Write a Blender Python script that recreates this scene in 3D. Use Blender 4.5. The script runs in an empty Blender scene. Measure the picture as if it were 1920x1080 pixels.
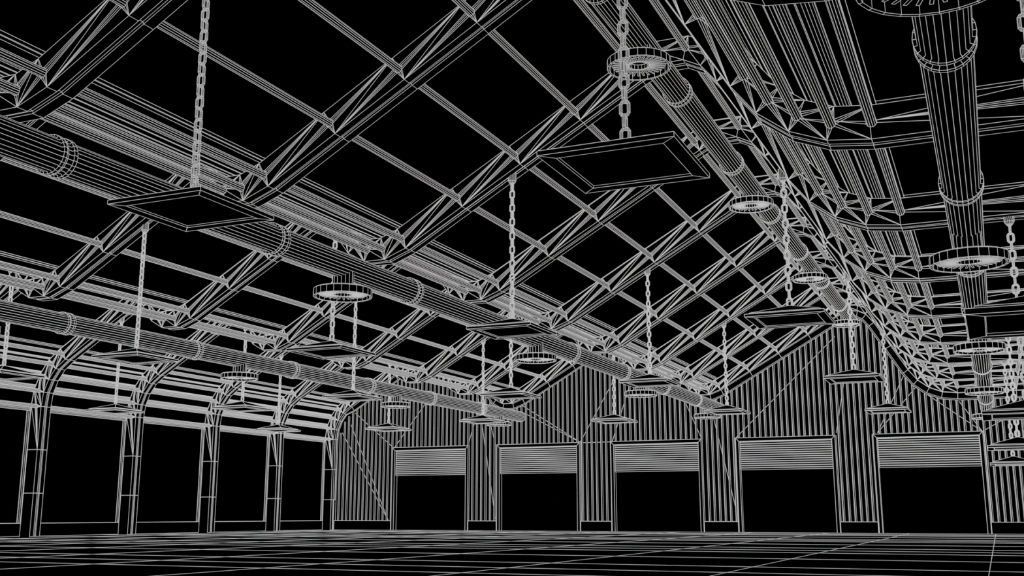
import bpy, math
import numpy as np
from mathutils import Matrix, Vector
PI = math.pi
C = bpy.context.scene.collection
EYE = np.array([0.0, 0.0, 0.9533])
# ------------------------------------------------------------------ materials
def mat_black():
    m = bpy.data.materials.new('unlit_black_face'); m.use_nodes = True
    nt = m.node_tree; nt.nodes.clear()
    o = nt.nodes.new('ShaderNodeOutputMaterial'); d = nt.nodes.new('ShaderNodeBsdfDiffuse')
    d.inputs['Color'].default_value = (0, 0, 0, 1)
    nt.links.new(d.outputs[0], o.inputs[0]); return m
def mat_line():
    m = bpy.data.materials.new('glowing_grey_line'); m.use_nodes = True
    nt = m.node_tree; nt.nodes.clear()
    o = nt.nodes.new('ShaderNodeOutputMaterial'); e = nt.nodes.new('ShaderNodeEmission')
    e.inputs['Color'].default_value = (1, 1, 1, 1); e.inputs['Strength'].default_value = 0.52
    nt.links.new(e.outputs[0], o.inputs[0])
    m.cycles.emission_sampling = 'NONE'; return m
BLACK, LINE = mat_black(), mat_line()
LW = 0.00023            # line half-weight per metre of distance
# ------------------------------------------------------------------ mesh builder
class MB:
    def __init__(self): self.v = []; self.f = []; self.e = []
    def face(self, pts, edges=True):
        n = len(self.v); self.v += [tuple(p) for p in pts]; k = len(pts)
        self.f.append(tuple(range(n, n + k)))
        if edges is True: self.e += [(tuple(pts[i]), tuple(pts[(i + 1) % k])) for i in range(k)]
        return self
    def line(self, *pts):
        for a, b in zip(pts[:-1], pts[1:]): self.e.append((tuple(a), tuple(b)))
        return self
    def box(self, x0, x1, y0, y1, z0, z1, edges=True):
        p = [(x, y, z) for z in (z0, z1) for y in (y0, y1) for x in (x0, x1)]
        for q in ((0, 1, 3, 2), (4, 6, 7, 5), (0, 4, 5, 1), (2, 3, 7, 6), (0, 2, 6, 4), (1, 5, 7, 3)):
            self.face([p[i] for i in q], edges)
        return self
    def build(self, name, parent=None, root=(0, 0, 0)):
        root = np.array(root, float)
        V = np.array(self.v, float).reshape(-1, 3)
        seen = {}
        for a, b in self.e:
            ka = tuple(round(c, 4) for c in a); kb = tuple(round(c, 4) for c in b)
            if ka == kb: continue
            k = (ka, kb) if ka < kb else (kb, ka)
            seen[k] = (a, b)
        n0 = len(V); faces = list(self.f); mi = [0] * len(faces)
        if seen:
            E = np.array(list(seen.values()), float); P, Q = E[:, 0], E[:, 1]
            d = Q - P; d /= np.linalg.norm(d, axis=1)[:, None]
            ref = np.where(np.abs(d[:, 2:3]) < .9, np.array([[0, 0, 1.]]), np.array([[1., 0, 0]]))
            a = np.cross(d, ref); a /= np.linalg.norm(a, axis=1)[:, None]; b = np.cross(d, a)
            rp = (np.maximum(np.linalg.norm(P - EYE, axis=1), 4) * LW)[:, None]
            rq = (np.maximum(np.linalg.norm(Q - EYE, axis=1), 4) * LW)[:, None]
            ring = []
            for s in (a, b, -a, -b): ring.append(P + s * rp)
            for s in (a, b, -a, -b): ring.append(Q + s * rq)
            W = np.stack(ring, 1).reshape(-1, 3)
            V = np.vstack([V, W]) if n0 else W
            m = len(E); base = n0 + 8 * np.arange(m)
            qs = []
            for i in range(4):
                j = (i + 1) % 4
                qs.append(np.stack([base + i, base + j, base + 4 + j, base + 4 + i], 1))
            qs = np.concatenate(qs); faces += qs.tolist(); mi += [1] * len(qs)
        me = bpy.data.meshes.new(name)
        me.from_pydata((V - root).tolist(), [], faces)
        me.materials.append(BLACK); me.materials.append(LINE)
        me.polygons.foreach_set('material_index', np.array(mi, dtype=np.int32))
        me.update()
        o = bpy.data.objects.new(name, me); C.objects.link(o)
        if parent: o.parent = parent
        else: o.location = tuple(root)
        return o
def tag(o, label=None, cat=None, group=None, kind=None):
    if label: o['label'] = label
    if cat: o['category'] = cat
    if group: o['group'] = group
    if kind: o['kind'] = kind
    return o
def empty(name, loc):
    o = bpy.data.objects.new(name, None); C.objects.link(o); o.location = loc; o.empty_display_size = .2
    return o
def circ(c, r, n, axis, ph=0.0):
    out = []
    for i in range(n):
        t = 2 * PI * i / n + ph
        a, b = r * math.cos(t), r * math.sin(t)
        out.append((c[0] + a, c[1], c[2] + b) if axis == 'y' else (c[0] + a, c[1] + b, c[2]))
    return out
def loft(mb, rings, cap0=False, cap1=False):
    for A, B in zip(rings[:-1], rings[1:]):
        n = len(A)
        for i in range(n):
            j = (i + 1) % n; mb.face([A[i], A[j], B[j], B[i]])
    if cap0: mb.face(rings[0])
    if cap1: mb.face(rings[-1])
ORD = ['nearest', 'second', 'third', 'fourth', 'fifth', 'sixth', 'seventh', 'eighth', 'ninth', 'tenth']
# ------------------------------------------------------------------ layout
BAY = 6.0; Y0 = 12.195; SPAN = 12.215
def YK(k): return Y0 + BAY * k
YW = 60.45                                 # back wall plane
rise = lambda x: 7.857 + .5685 * (x + 13.776)
def span_joints(s, last):
    J = []
    for x in (-13.776, -12.116, -10.47, -8.816, -7.25): J.append((x + s, rise(x), 1))
    J += [(-6.72 + s, 11.82, 1), (-6.13 + s, 11.82, 1), (-5.71 + s, 11.60, 1), (-5.33 + s, 11.12, 1), (-4.556 + s, 9.81, 1), (-3.77 + s, 8.467, 1), (-3.335 + s, 7.894, 1)]
    if not last: J += [(-2.82 + s, 7.61, 1), (-2.205 + s, 7.61, 1)]
    else: J += [(-2.793, 7.47, 1), (-2.158, 7.216, 1), (-1.435, 7.133, 1), (1.33, 7.133, 1), (4.1, 7.133, 1), (6.9, 7.133, 1)]
    return J
J = [(-39.37, 0, 0), (-39.37, 1.9, 0), (-39.37, 3.83, 0), (-39.37, 5.77, 1), (-39.29, 6.41, 1), (-39.05, 6.98, 1), (-38.69, 7.457, 1)]
NCOL = 3; NKNEE = len(J)
tmp = span_joints(-2 * SPAN, False); tmp[0] = (-38.15, 7.855, 1); J += tmp
I2 = len(J); J += span_joints(-SPAN, False)
I3 = len(J); J += span_joints(0, True)
NJ = len(J)
XZ = np.array([(a, b) for a, b, _ in J])
def offset_pts(off):
    out = []
    for i in range(NJ):
        ns = []
        for a, b in ((i - 1, i), (i, i + 1)):
            if a >= 0 and b < NJ:
                d = XZ[b] - XZ[a]; d = d / np.linalg.norm(d); ns.append(np.array([-d[1], d[0]]))
        n = sum(ns) / len(ns); n = n / np.linalg.norm(n); k = 1 / max(.6, n @ ns[0])
        out.append(XZ[i] + n * off * k)
    return np.array(out)
TOP = offset_pts(.6); MID = offset_pts(.3); REC = offset_pts(.052)
DECK = offset_pts(.64)
TP2 = offset_pts(.62)
# named sections of one frame: (name, first joint, last joint)
def sections():
    S = [('column', 0, NCOL), ('knee', NCOL, NKNEE)]
    for st in (NKNEE, I2, I3):
        S += [('rafter', st, st + 4), ('ridge_piece', st + 4, st + 8), ('steep_rafter', st + 8, st + 10)]
        S.append(('valley_piece', st + 10, st + (14 if st != I3 else 14)))
    S.append(('tie_beam', I3 + 14, NJ - 1))
    return S
D = .56
def hole(i, y, n=12):
    c = (MID[i][0], y, MID[i][1]); return circ(c, .09, n, 'y', PI / n)
def facing(H, c, p, half, ):
    out = []
    a0 = math.atan2(p[2] - c[2], p[0] - c[0])
    for h in H:
        a = math.atan2(h[2] - c[2], h[0] - c[0]); d = abs((a - a0 + PI) % (2 * PI) - PI)
        if d < half: out.append(h)
    return out
def frame(k):
    y = YK(k); root = (-39.37, y, 0)
    t = empty('roof_frame', root)
    far = 8 - k
    lab = ('steel sawtooth roof frame standing against the corrugated back wall' if k == 8 else
           'steel sawtooth roof frame with purlin holes, %s of the nine in front of the camera' % ORD[k] if k >= 1 else
           'nearest steel sawtooth roof frame, cut off by the top of the picture')
    tag(t, lab, 'roof frame', 'steel roof frames in line down the hall')
    L3 = [(x, y, z) for x, z in XZ]; T3 = [(x, y, z) for x, z in TOP]
    sec = sections()
    for name, a, b in sec:
        if b <= a: continue
        m = MB(); fl = MB()
        for i in range(a, b):
            j = i + 1
            m.face([L3[i], L3[j], T3[j], T3[i]], edges=None)
            m.line(L3[i], L3[j]); m.line(T3[i], T3[j])
            # back web and top plate
            Lb, Lc = (L3[i][0], y + D, L3[i][2]), (L3[j][0], y + D, L3[j][2])
            Tb, Tc = (T3[i][0], y + D, T3[i][2]), (T3[j][0], y + D, T3[j][2])
            m.face([Lb, Lc, Tc, Tb]); m.face([T3[i], T3[j], Tc, Tb], edges=None)
            if k >= 3:
                m.line((TP2[i][0], y, TP2[i][1]), (TP2[j][0], y, TP2[j][1]))
            # lower flange: two strips with a recess between
            def st(q, yy, P): return (P[q][0], y + yy, P[q][1])
            path = [(0, XZ), (.216, XZ), (.216, REC), (.335, REC), (.335, XZ), (D, XZ)]
            for (ya, Pa), (yb, Pb) in zip(path[:-1], path[1:]):
                fl.face([st(i, ya, Pa), st(j, ya, Pa), st(j, yb, Pb), st(i, yb, Pb)])
            hi, hj = J[i][2], J[j][2]
            ci = (MID[i][0], y, MID[i][1]); cj = (MID[j][0], y, MID[j][1])
            up = (XZ[j][1] > XZ[i][1] + .05) or i < NKNEE
            if hi:
                H = hole(i, y); m.line(*(H + [H[0]]))
                for h in facing(H, ci, L3[i], .28 if i in (NKNEE + 6, I2 + 6, I3 + 6, I3 + 14) else .45 if i in (NKNEE + 7, I2 + 7, I3 + 7) else .9): m.line(L3[i], h)
                for h in facing(H, ci, T3[i], .7): m.line(T3[i], h)
            elif i > 0: m.line(L3[i], T3[i])
            if up:
                if hj:
                    for h in facing(hole(j, y), cj, L3[i], 1.0): m.line(L3[i], h)
                if hi:
                    for h in facing(hole(i, y), ci, T3[j], 1.0): m.line(T3[j], h)
                if hi or hj: m.line(L3[i], T3[j])
            else:
                if hi:
                    drop = XZ[i][1] - XZ[j][1]
                    for h in facing(hole(i, y), ci, L3[j], 1.0 if drop > .24 else .27): m.line(L3[j], h)
                if hj and hi:
                    H = hole(i, y); H2 = hole(j, y); lng = XZ[j][0] - XZ[i][0] > 2
                    hs = facing(H, ci, cj, .6); h2 = facing(H2, cj, ci, 1.3 if lng else .6)
                    if drop < .6:
                        for h in h2: m.line(hs[0], h)
                    for h in facing(H, ci, T3[j], .3 if lng else .7): m.line(T3[j], h)
        if name == 'tie_beam':
            x = XZ[-1][0]
            m.box(x, x + .6, y, y + D, 0, 7.73)
        o = m.build(name, t, root)
        fl.build('flange', o, root)
for k in range(0, 9): frame(k)
# ------------------------------------------------------------------ purlins
YS, YE = 6.4, 60.42
zone = {}
for i in range(3, NKNEE): zone[i] = 'around the curved left knee above the window openings'
for st, nm in ((NKNEE, 'left'), (I2, 'middle'), (I3, 'right')):
    for q in range(0, 5): zone[st + q] = 'up the long slope of the %s roof bay' % nm
    for q in range(5, 8): zone[st + q] = 'under the ridge of the %s roof bay' % nm
    for q in range(8, 11): zone[st + q] = 'down the steep side of the %s roof bay' % nm
    for q in range(11, 14): zone[st + q] = 'in the valley right of the %s roof bay' % nm
for q in range(I3 + 12, I3 + 15): zone[q] = 'in the trough below the right steep side'
for q in range(I3 + 15, NJ): zone[q] = 'along the flat tie beams at the far right'
cnt = {}
WORDS = ['first', 'second', 'third', 'fourth', 'fifth', 'sixth']
for i in range(NJ):
    if not J[i][2]: continue
    z = zone[i]; n = cnt.get(z, 0); cnt[z] = n + 1
    c = MID[i]; m = MB()
    y0 = YS if i > NKNEE else 24.0
    rings = [circ((c[0], yy, c[1]), .08, 12, 'y', PI / 12) for yy in (y0, YE)]
    loft(m, rings, True, True)
    o = m.build('purlin', None, (c[0], y0, c[1]))
    tag(o, '%s purlin from the left %s' % (WORDS[n], z), 'purlin', 'round steel purlins through the frames')
# ------------------------------------------------------------------ roof covering
def deck_run(a, b, name, lab, y0, y1):
    m = MB(); prof = []
    for i in range(a, b):
        p, q = DECK[i], DECK[i + 1]; d = q - p; L = np.linalg.norm(d); u = d / L; n = np.array([-u[1], u[0]])
        w = min(1.0, .72 / L) if L > .9 else 1.0
        reps = 1 if L < .9 else 2
        for r in range(reps):
            f0, f1 = r / reps, (r + 1) / reps
            for t, h in ((0, 0), (.03, 0), (.12, .04), (.19, .075), (.26, .1), (.34, .1), (.40, .075), (.46, 0)):
                if b == NKNEE: t *= .6 if i == 4 else .3; h *= .6
                prof.append(p + u * L * (f0 + (f1 - f0) * t) + n * h)
    prof.append(DECK[b]); 
    if b in (NKNEE, I2, I3):
        d = DECK[b + 1] - DECK[b]; d /= np.linalg.norm(d); prof += [DECK[b] + d * .07, DECK[b] + d * .085, DECK[b] + d * .155]
    for p, q in zip(prof[:-1], prof[1:]):
        m.face([(p[0], y0, p[1]), (q[0], y0, q[1]), (q[0], y1, q[1]), (p[0], y1, p[1])])
    o = m.build(name, None, (prof[0][0], y0, prof[0][1])); tag(o, lab, 'roof covering', kind='structure'); return o
deck_run(4, NKNEE, 'ceiling', 'ribbed roof sheet curving over the left knee', 24, YW)
deck_run(NKNEE + 8, I2, 'ceiling', 'ribbed roof sheet in the left valley', YS, YW)
deck_run(I2 + 8, I3, 'ceiling', 'ribbed roof sheet in the middle valley', YS, YW)
deck_run(I3 + 8, I3 + 14, 'ceiling', 'ribbed roof sheet down the right steep side', YS, YW)
FLATTOP = offset_pts(.72)
for st, nm in ((NKNEE, 'left'), (I2, 'middle'), (I3, 'right')):
    m = MB(); y0 = YS if st != NKNEE else 24
    pts = [FLATTOP[st + q] for q in (0, 4, 5, 6, 7, 8)]
    for p, q in zip(pts[:-1], pts[1:]):
        m.face([(p[0], y0, p[1]), (q[0], y0, q[1]), (q[0], YW, q[1]), (p[0], YW, p[1])], edges=None)
    for q in (5,):
        p = TOP[st + q] + np.array([0, .03]); m.line((p[0], y0, p[1]), (p[0], YW, p[1]))
    tag(m.build('ceiling', None, (pts[0][0], y0, pts[0][1])), 'plain black roof slope and ridge of the %s bay' % nm, 'roof covering', kind='structure')
m = MB(); m.face([(-1.4, YS, 7.87), (8.0, YS, 7.87), (8.0, YW, 7.87), (-1.4, YW, 7.87)], edges=None)
m.line((-1.33, YS, 7.79), (-1.33, YW, 7.79))
for k in range(0, 9): m.line((-1.33, YK(k), 7.79), (7.0, YK(k), 7.79))
tag(m.build('ceiling', None, (-1.4, YS, 7.87)), 'flat black roof over the right-hand tie beams', 'roof covering', kind='structure')
# ------------------------------------------------------------------ floor
m = MB()
xs = [-.23 - 4.04 * n for n in range(0, 10)] + [3.81, 7.85]
ys = [8.6, 12.65, 16.7, 20.75, 24.8, 28.85, 32.95, 37.0, 41.05, 45.1, 49.15, 53.2, 57.25] + [18.6, 30.8, 43.0, 55.2]
m.face([(-41, -2, 0), (9, -2, 0), (9, YW + .1, 0), (-41, YW + .1, 0)], edges=None)
for x in xs: m.line((x, 1.5, 0), (x, YW, 0))
for y in ys: m.line((-40, y, 0), (8.5, y, 0))
m.line((-40, YW, 0), (8.5, YW, 0))
tag(m.build('floor'), 'black hall floor with thin grid lines', 'floor', kind='structure')
# ------------------------------------------------------------------ back wall
DX0, DP, DW, DH = -34.976, 7.304, 5.35, 5.13
doors = [(DX0 + i * DP, DX0 + i * DP + DW) for i in range(6)]
BW = offset_pts(-.36)
def wall_top(x):
    for i in range(NKNEE - 4, NJ - 1):
        a, b = BW[i], BW[i + 1]
        if a[0] <= x <= b[0]: return a[1] + (b[1] - a[1]) * (x - a[0]) / max(1e-6, b[0] - a[0])
    if x < BW[NKNEE][0]: return BW[3][1]
    return BW[-1][1]
m = MB(); x = -39.0 + .02; P = .2995; rib = .05
def zb(x0, x1):
    for a, b in doors:
        if x1 > a and x0 < b: return DH
    return .585
n = int((7.8 + 39.0) / P)
for i in range(n):
    xa = -39.0 + i * P
    if xa > 7.4: break
    z0 = zb(xa, xa + .09); z0b = zb(xa + .09, xa + P)
    z1 = wall_top(xa + .045); z1b = wall_top(xa + .2)
    u = [xa, xa + .028, xa + .06, xa + .088]; yy = [YW, YW - rib, YW - rib, YW]
    for q in range(3):
        m.face([(u[q], yy[q], z0), (u[q + 1], yy[q + 1], z0), (u[q + 1], yy[q + 1], z1), (u[q], yy[q], z1)], edges=None)
    for q in (0, 1, 3): m.line((u[q], yy[q], z0), (u[q], yy[q], z1))
    m.face([(u[3], YW, z0b), (xa + P, YW, z0b), (xa + P, YW, z1b + .15), (u[3], YW, z1b + .15)], edges=None)
# seams of the flat sheets behind the ribs
SE = [((-13.06, 5.15), (-7.4, 10.5)), ((-7.64, 5.26), (-7.1, 7.9)), ((-5.53, 5.2), (-4.0, 8.2)), ((-5.53, 5.2), (-3.3, 7.7)), ((-35.0, 5.15), (-37.9, 7.45)),
      ((-35.24, .6), (-38.85, 6.2)), ((-35.24, .6), (-38.2, 6.7)), ((-22.3, 5.15), (-20.1, 8.8)), ((-22.3, 5.15), (-25.9, 7.0)), ((-22.3, 5.15), (-26.4, 7.7)),
      ((-15.0, 5.15), (-15.9, 7.3)), ((-13.1, .7), (-14.3, 6.4)), ((-20.3, 5.15), (-18.6, 10.0)), ((-.42, 5.12), (-2.9, 7.1)), ((-.42, 5.12), (-1.4, 6.7)), ((-.42, 5.12), (1.5, 6.2)),
      ((-34.9, 5.15), (-32.6, 8.0)), ((-27.8, 5.12), (-28.9, 9.0)), ((-29.7, 5.12), (-29.0, 7.3)), ((-27.8, .7), (-29.2, 9.2)), ((-22.3, 5.12), (-20.2, 5.12))]
for (xa, za), (xb, zc) in SE: m.line((xa, YW - .004, za), (xb, YW - .004, zc))
tag(m.build('wall_back', None, (-39, YW, 0)), 'tall black back wall of vertical ribbed sheets', 'wall', kind='structure')
# trim that follows the roof line on the back wall
m = MB(); A = offset_pts(0); Bq = offset_pts(-.30); Cq = offset_pts(-.37)
for i in range(1, NJ - 1):
    a, b = A[i], A[i + 1]; c, d = Bq[i], Bq[i + 1]; e, f = Cq[i], Cq[i + 1]; y = YW - .03
    if i < NKNEE - 1:
        w = .12
        c, d = a + (c - a) * .4, b + (d - b) * .4; e, f = a + (e - a) * .45, b + (f - b) * .45
    elif i == NKNEE - 1:
        c = a + (c - a) * .4; e = a + (e - a) * .45
    m.face([(a[0], y, a[1]), (b[0], y, b[1]), (d[0], y, d[1]), (c[0], y, c[1])])
    m.face([(c[0], y, c[1]), (d[0], y, d[1]), (f[0], YW - .06, f[1]), (e[0], YW - .06, e[1])], edges=None)
    m.line((e[0], YW - .06, e[1]), (f[0], YW - .06, f[1]))
tag(m.build('trim_1', None, (-39, YW, 0)), 'flat trim under the roof line of the back wall', 'trim', kind='structure')
# base plates between the doors
edges_ = [-39.2] + [v for d in doors for v in d] + [7.5]
for i in range(0, len(edges_), 2):
    m = MB(); m.box(edges_[i] + (.02 if i else 0), edges_[i + 1] - .04, YW - .1, YW + .05, 0, .585)
    tag(m.build('baseboard_back', None, (edges_[i], YW, 0)), 'black base plate at the foot of the back wall', 'baseboard', kind='structure')
# roller doors
for i, (a, b) in enumerate(doors):
    root = (a, YW, 0); t = empty('door_%d' % (i + 1), root)
    tag(t, 'half raised roller door in the back wall, %s from the left' % WORDS[i], 'door', kind='structure')
    m = MB(); y = YW - .12; w = .17; h = .19; yi = YW + .22
    m.face([(a, y, 0), (a + w, y, 0), (a + w, y, DH - h), (a, y, DH)]); m.face([(b - w, y, 0), (b, y, 0), (b, y, DH), (b - w, y, DH - h)])
    m.face([(a, y, DH), (b, y, DH), (b - w, y, DH - h), (a + w, y, DH - h)])
    for s, xx in ((1, a), (-1, b)):
        m.face([(xx, y, 0), (xx, YW, 0), (xx, YW, DH), (xx, y, DH)], edges=None)
        xi = xx + s * w
        m.face([(xi, y, 0), (xi, yi, 0), (xi, yi, DH - h), (xi, y, DH - h)]) 
        m.line((xx + s * -.05, YW - .04, 0), (xx + s * -.05, YW - .04, DH))
    m.face([(a, y, DH), (b, y, DH), (b, YW, DH), (a, YW, DH)], edges=None)
    m.build('door_frame', t, root)
    m = MB(); zt, zl = DH - h - .02, 3.385; ns = 13; ph = (zt - zl) / ns; xa, xb = a + w + .04, b - w - .02; ysh = YW + .0
    for s in range(ns):
        z = zt - s * ph
        pr = [(0, 0), (.028, -.02), (ph, 0)]
        for (u0, v0), (u1, v1) in zip(pr[:-1], pr[1:]):
            m.face([(xa, ysh + v0, z - u0), (xb, ysh + v0, z - u0), (xb, ysh + v1, z - u1), (xa, ysh + v1, z - u1)])
    m.build('shutter', t, root)
# ------------------------------------------------------------------ left wall
XL = -40.0
m = MB(); m.box(XL - .2, XL + .03, 24, YW, 0, .58, edges=None); m.line((XL + .03, 24, .58), (XL + .03, YW, .58)); m.line((XL + .03, 24, .0), (XL + .03, YW, .0))
m.face([(XL, 24, 5.75), (XL, YW, 5.75), (XL - .02, YW, 5.95), (XL - .02, 24, 5.95)], edges=None)
tag(m.build('wall_left', None, (XL, 24, 0)), 'low black wall under the window openings on the left', 'wall', kind='structure')
for k in range(2, 8):
    y0, y1 = YK(k) + D, YK(k + 1); root = (XL, y0, .58)
    t = empty('window_%d' % (k - 1), root); tag(t, 'tall black window opening in the left wall', 'window', kind='structure')
    m = MB()
    hd = [(0, 5.60), (-.02, 5.64), (.03, 5.68), (-.02, 5.72), (.02, 5.76)]
    for (u0, z0), (u1, z1) in zip(hd[:-1], hd[1:]):
        m.face([(XL + u0, y0 - .5, z0), (XL + u0, y1, z0), (XL + u1, y1, z1), (XL + u1, y0 - .5, z1)])
    jb = [(0, -.2), (-.02, -.155), (.03, -.11), (-.02, -.065), (.02, -.02)]
    for (u0, a0), (u1, a1) in zip(jb[:-1], jb[1:]):
        m.face([(XL + u0, y1 + a0, .58), (XL + u0, y1 + a0, 5.6), (XL + u1, y1 + a1, 5.6), (XL + u1, y1 + a1, .58)])
    m.build('window_frame', t, root)
    m = MB(); m.face([(XL - .08, y0 - .4, .58), (XL - .08, y1, .58), (XL - .08, y1, 5.6), (XL - .08, y0 - .4, 5.6)], edges=None)
    m.build('window_pane', t, root)
# ------------------------------------------------------------------ ducts
def duct(X, Z, ystart, where, discs, zd):
    root = (X, ystart, Z); t = empty('air_duct', root)
    tag(t, 'long round air duct with ring couplings %s' % where, 'air duct', 'round air ducts down the hall')
    R, N = .30, 24; ye = 60.2
    cps = [y for y in np.arange(12.53, 60, 6.0) if y > ystart]
    m = MB(); rings = [circ((X, yy, Z), R, N, 'y') for yy in (ystart, ye)]
    loft(m, rings, True, True); m.build('duct_pipe', t, root)
    for y in cps:
        m = MB(); r2 = .342
        loft(m, [circ((X, y + u, Z), rr, N, 'y') for u, rr in ((-.145, .285), (-.145, r2), (-.08, r2), (-.08, .325), (-.035, .325), (-.035, .285), (.075, .285), (.075, r2), (.145, r2), (.145, .285))])
        m.build('coupling', t, root)
    for y in discs:
        if y < ystart: continue
        n = MB(); loft(n, [circ((X, y, Z - .1), .25, 16, 'z'), circ((X, y, zd + .1), .25, 16, 'z')])
        m = MB(); N2 = 24
        loft(m, [circ((X, y, zd + .09), .25, N2, 'z'), circ((X, y, zd + .09), .655, N2, 'z'), circ((X, y, zd + .07), .69, N2, 'z'),
                 circ((X, y, zd - .10), .69, N2, 'z'), circ((X, y, zd - .10), .65, N2, 'z'), circ((X, y, zd + .07), .65, N2, 'z')])
        m.face(circ((X, y, zd + .07), .65, N2, 'z'), edges=None)
        d = m.build('diffuser', t, root)
        n.build('neck', d, root)
        bl = MB(); nb = 30
        for q in range(nb):
            a = 2 * PI * q / nb; ca, sa = math.cos(a), math.sin(a); w = .017
            def pt(r, s, z): return (X + ca * r - sa * s, y + sa * r + ca * s, z)
            z0, z1 = zd - .01, zd - .045
            bl.face([pt(.23, -w, z1), pt(.575, -w, z1), pt(.575, w, z1), pt(.23, w, z1)])
            bl.face([pt(.23, -w, z1), pt(.575, -w, z1), pt(.575, -w, z0), pt(.23, -w, z0)], edges=None)
        rr = [circ((X, y, zd - .05), .23, 16, 'z'), circ((X, y, zd - .05), .205, 16, 'z'), circ((X, y, zd + .06), .205, 16, 'z')]
        loft(bl, rr)
        bl.build('blade_ring', d, root)
DY = [21.3 + 11.9 * j for j in range(-1, 4)]
duct(-26.02, 6.757, 20.0, 'under the left roof valley', DY, 6.11)
duct(-13.80, 6.757, 9.5, 'under the middle roof valley', DY, 6.11)
duct(-6.38, 11.15, 15.5, 'tucked high under the right ridge', DY, 10.6)
duct(-.117, 6.28, 6.5, 'straight overhead at the far right of the picture', DY, 5.605)
# ------------------------------------------------------------------ lamps
def link(mb, cx, cy, cz, ax):
    r = .0195; pts = [(.053, -.06), (.053, .06), (.036, .085), (.0, .093), (-.036, .085), (-.053, .06), (-.053, -.06), (-.036, -.085), (0, -.093), (.036, -.085)]
    rings = []
    n = len(pts)
    for i in range(n):
        p = np.array(pts[i]); a = np.array(pts[i - 1]); b = np.array(pts[(i + 1) % n])
        d = b - a; d /= np.linalg.norm(d); nn = np.array([d[1], -d[0]])
        ring = []
        for q in range(8):
            t = 2 * PI * q / 8; o = p + nn * r * math.cos(t); w = r * math.sin(t)
            ring.append((cx + o[0], cy + w, cz + o[1]) if ax == 0 else (cx + w, cy + o[0], cz + o[1]))
        rings.append(ring)
    rings.append(rings[0]); loft(mb, rings)
def lamp(X, k, ztop, zapex, label):
    Y = YK(k) + .28; root = (X, Y, zapex - .355); t = empty('pendant_lamp', root)
    tag(t, label, 'pendant lamp', 'square chain hung lamps')
    zr = zapex - .345
    def sq(h, z): return [(X - h, Y - h, z), (X + h, Y - h, z), (X + h, Y + h, z), (X - h, Y + h, z)]
    m = MB(); loft(m, [sq(.67, zr + .03), sq(.68, zr), sq(.86, zr), sq(.86, zr + .06), sq(.77, zr + .06), sq(.77, zr + .095)])
    s = sq(.77, zr + .095)
    for i in range(4): m.face([s[i], s[(i + 1) % 4], (X, Y, zapex)])
    m.build('lamp_shade', t, root)
    m = MB(); m.face(sq(.67, zr + .03)); m.build('light_panel', t, root)
    m = MB(); pitch = .184; zt = ztop - .20
    n = int((zt - zapex) / pitch) + 1
    for i in range(n): link(m, X, Y, zt - .07 - i * pitch if i < n - 1 else max(zapex + .06, zt - .07 - i * pitch), (i + 1) % 2)
    m.build('chain', t, root)
    m = MB(); N = 16
    loft(m, [circ((X, Y, ztop + .12), .098, N, 'z'), circ((X, Y, ztop - .10), .098, N, 'z'), circ((X, Y, ztop - .16), .06, N, 'z'), circ((X, Y, ztop - .20), .022, N, 'z')], True, True)
    m.build('ceiling_rose', t, root)
rows = {0: 'in the nearest row', 2: 'in the second row', 4: 'in the third row', 6: 'in the farthest row'}
cols = [(-35.24, 9.5, 5.73, 'far left, close to the windows'), (-28.37, 8.69, 5.57, 'left of the left duct'),
        (-23.0, 9.5, 5.79, 'right of the left duct'), (-16.16, 8.69, 5.575, 'left of the middle duct'),
        (-10.81, 9.5, 5.79, 'right of the middle duct'), (-3.94, 8.69, 5.59, 'under the steep roof side'),
        (.715, 7.133, 3.27, 'hung lowest, at the right edge')]
vis = {0: (4, 5, 6), 2: (1, 2, 3, 4, 5, 6), 4: range(7), 6: range(7)}
for k in (0, 2, 4, 6):
    for ci in vis[k]:
        X, zt, za, where = cols[ci]
        lamp(X, k, zt, za, 'square lamp on a chain %s, %s' % (where, rows[k]))
# ------------------------------------------------------------------ world, camera, view
w = bpy.data.worlds.new('world'); bpy.context.scene.world = w; w.use_nodes = True
bg = w.node_tree.nodes.get('Background') or w.node_tree.nodes.new('ShaderNodeBackground')
bg.inputs[0].default_value = (0, 0, 0, 1); bg.inputs[1].default_value = 0
yaw, pitch, f = .4161, .2072, 2022.06
fw = Vector((-math.sin(yaw) * math.cos(pitch), math.cos(yaw) * math.cos(pitch), math.sin(pitch)))
cd = bpy.data.cameras.new('camera'); cam = bpy.data.objects.new('camera', cd); C.objects.link(cam)
rt = Vector((math.cos(yaw), math.sin(yaw), 0)); up = rt.cross(fw)
M = Matrix((rt, up, -fw)).transposed().to_4x4(); M.translation = Vector((0, 0, .9533)); cam.matrix_world = M
cd.sensor_width = 36; cd.lens = f * 36 / 1920; cd.clip_start = .05; cd.clip_end = 300
sc = bpy.context.scene; sc.camera = cam
sc.view_settings.view_transform = 'Standard'; sc.view_settings.look = 'None'; sc.view_settings.gamma = 1; sc.view_settings.exposure = 0
sc.view_settings.use_curve_mapping = False
